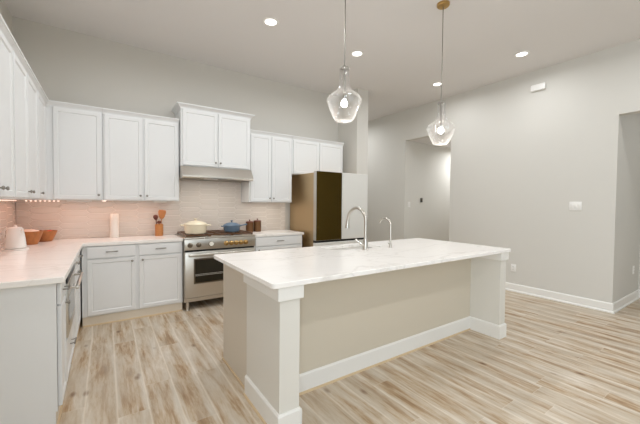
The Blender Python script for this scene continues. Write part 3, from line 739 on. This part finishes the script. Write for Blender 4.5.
# paper towel
t = thing('paper_towel_roll', 'white upright paper towel roll against the backsplash', 'paper towel', (.925, -.12, Z))
MB().lathe([(.018, 0), (.045, 0), (.047, .003), (.047, .297), (.045, .30), (.018, .30)], closed=True, n=40).build('roll', 'paper', t, True)
MB().lathe([(.0175, .001), (.0175, .301), (.0155, .301), (.0155, .001)], closed=True).build('core', 'toe', t, True)
# utensil crock
t = thing('utensil_crock', 'orange brown wooden utensil holder on the counter', 'utensil holder', (1.425, -.13, Z))
MB().lathe([(0, 0), (.047, 0), (.049, .004), (.049, .153), (.046, .156), (.041, .153), (.041, .01), (0, .01)], n=32).build('cup', 'wood_o', t, True)
def utensil(name, lab, dx, dy, tx, ty, L, head, mat, hm=None):
    t = thing(name, lab, 'utensil', (1.425+dx, -.13+dy, Z+.013))
    d = Vector((tx, ty, 1)).normalized()
    e = d*L
    MB().tube([(0, 0, 0), tuple(d*L*.5), tuple(e)], [.006, .005, .006], 10).build('handle', mat, t, True)
    q = Vector((0, 0, 1)).rotation_difference(d).to_matrix().to_4x4(); q.translation = e
    m = MB()
    if head == 'spatula': m.lathe([(0, -.015), (.02, -.01), (.036, .02), (.046, .06), (.048, .085), (.040, .104), (0, .108)], mat=q @ Matrix.Diagonal((1, .12, 1, 1)), n=24)
    elif head == 'spoon': m.lathe([(0, -.01), (.016, 0), (.028, .02), (.031, .036), (.024, .056), (0, .066)], mat=q @ Matrix.Diagonal((1, .35, 1, 1)), n=20)
    else: m.lathe([(0, -.008), (.02, 0), (.026, .014), (.02, .030), (0, .036)], mat=q, n=20)
    m.build('head', hm or mat, t, True)
utensil('wooden_spatula', 'flat orange wooden spatula standing in the utensil holder', .010, .004, .10, 0.05, .225, 'spatula', 'wood_o')
utensil('wooden_spoon', 'dark narrow spoon leaning left in the utensil holder', -.012, 0, -.12, .02, .205, 'spoon', 'wood_d')
utensil('honey_dipper', 'short dark round headed utensil in the middle of the holder', 0, -.022, -.02, -.03, .155, 'ball', 'wood_d')
# cream dutch oven
GZ = .9565
t = thing('dutch_oven', 'cream enamel dutch oven with lid on the left burners', 'pot', (1.812, -.47, GZ), -.35)
MB().lathe([(0, 0), (.115, 0), (.128, .008), (.136, .05), (.140, .118), (.134, .118), (.128, .02), (0, .012)], n=48).build('pot_body', 'cream', t, True)
ld = MB().lathe([(.146, .119), (.146, .124), (.135, .134), (.09, .156), (.04, .168), (0, .170), (0, .163), (.132, .119)], n=48).build('lid', 'cream', t, True)
MB().lathe([(0, .168), (.012, .168), (.010, .181), (.024, .189), (.022, .198), (0, .200)], n=24).build('knob', 'cream', ld, True)
for s in (-1, 1):
    MB().tube([(s*.130, -.045, .108), (s*.170, -.038, .110), (s*.186, 0, .111), (s*.170, .038, .110), (s*.130, .045, .108)], .009, 10).build('handle', 'cream', t, True)
# blue pan
t = thing('saucepan', 'blue enamel pan with lid and side handle on the right burner', 'pot', (2.312, -.42, GZ))
MB().lathe([(0, 0), (.085, 0), (.102, .008), (.112, .04), (.115, .085), (.110, .085), (.105, .02), (0, .008)], n=44).build('pan_body', 'blue', t, True)
ld = MB().lathe([(.119, .086), (.119, .091), (.105, .104), (.07, .122), (.03, .130), (0, .132), (0, .125), (.10, .086)], n=44).build('lid', 'blue', t, True)
MB().lathe([(0, .130), (.010, .130), (.009, .145), (.018, .150), (.017, .160), (0, .162)], n=20).build('knob', 'blue', ld, True)
MB().tube([(.108, 0, .076), (.15, .01, .084), (.20, .02, .092), (.232, .027, .096)], [.010, .009, .010, .011], 12).build('handle', 'blue', t, True)
MB().tube([(-.110, -.025, .076), (-.138, -.018, .08), (-.146, 0, .08), (-.138, .018, .08), (-.110, .025, .076)], .007, 10).build('helper_handle', 'blue', t, True)
# canisters
for x, y, h_, lab in ((2.685, -.15, .142, 'shorter brown copper canister next to the blue pan'), (2.812, -.15, .155, 'taller brown copper canister nearer the refrigerator')):
    t = thing('canister', lab, 'canister', (x, y, Z))
    MB().lathe([(0, 0), (.056, 0), (.058, .004), (.058, h_), (.054, h_+.003), (0, h_+.003)], n=36).build('jar', 'copper', t, True)
    ld = MB().lathe([(0, h_+.003), (.060, h_+.003), (.060, h_+.012), (.05, h_+.020), (0, h_+.024)], n=36).build('lid', 'wood_d', t, True)
    MB().lathe([(0, h_+.022), (.008, h_+.024), (.007, h_+.034), (.013, h_+.040), (.010, h_+.048), (0, h_+.050)], n=18).build('knob', 'wood_d', ld, True)

# ------------------------------------------------------------------ wall devices
def plate(name, label, cat, loc, rz, w, h, kind, n=1):
    t = thing(name, label, cat, loc, rz)
    MB().box(-w/2, w/2, -.006, 0, -h/2, h/2, .002).build('cover_plate', 'white', t, True)
    for i in range(n):
        x = (i-(n-1)/2)*.042
        if kind == 'switch': MB().box(x-.014, x+.014, -.0095, -.005, -.032, .032, .0015).build('rocker', 'trim', t, True)
        else:
            for z in (-.02, .02):
                s = MB().box(x-.016, x+.016, -.0085, -.005, z-.014, z+.014, .0015).build('receptacle', 'trim', t, True)
                MB().box(-.008+x, -.006+x, -.0092, -.0082, z-.005, z+.006).box(x+.006, x+.008, -.0092, -.0082, z-.005, z+.006).build('slot', 'black', s)
plate('light_switch', 'white triple rocker switch on the right wall at shoulder height', 'light switch', (XW, -3.186, 1.362), -PI/2, .140, .118, 'switch', 3)
plate('wall_outlet', 'white outlet low on the right wall beyond the island end', 'outlet', (XW, -2.41, .372), -PI/2, .075, .118, 'outlet')
plate('light_switch', 'white single switch on the niche wall below the thermostat', 'light switch', (6.325, A0, 1.36), 0, .072, .118, 'switch')
plate('wall_outlet', 'white outlet low on the hall wall at the right edge', 'outlet', (7.12, B0, .45), 0, .075, .118, 'outlet')
t = thing('thermostat', 'dark rounded thermostat on the niche wall', 'thermostat', (6.73, A0, 1.46))
MB().box(-.032, .032, -.022, 0, -.050, .050, .010, 3).build('case', 'black', t, True)
MB().box(-.020, .020, -.0235, -.0215, -.012, .030, .001).build('screen', 'steel_d', t, True)
t = thing('door_chime', 'white rectangular chime box high on the right wall', 'chime box', (XW, -2.70, 3.115), -PI/2)
MB().box(-.095, .095, -.045, 0, -.045, .045, .006).build('cover', 'white', t, True)
MB().box(-.07, .07, -.047, -.0445, -.012, -.008).box(-.07, .07, -.047, -.0445, .004, .008).build('vent_slot', 'trim', t)
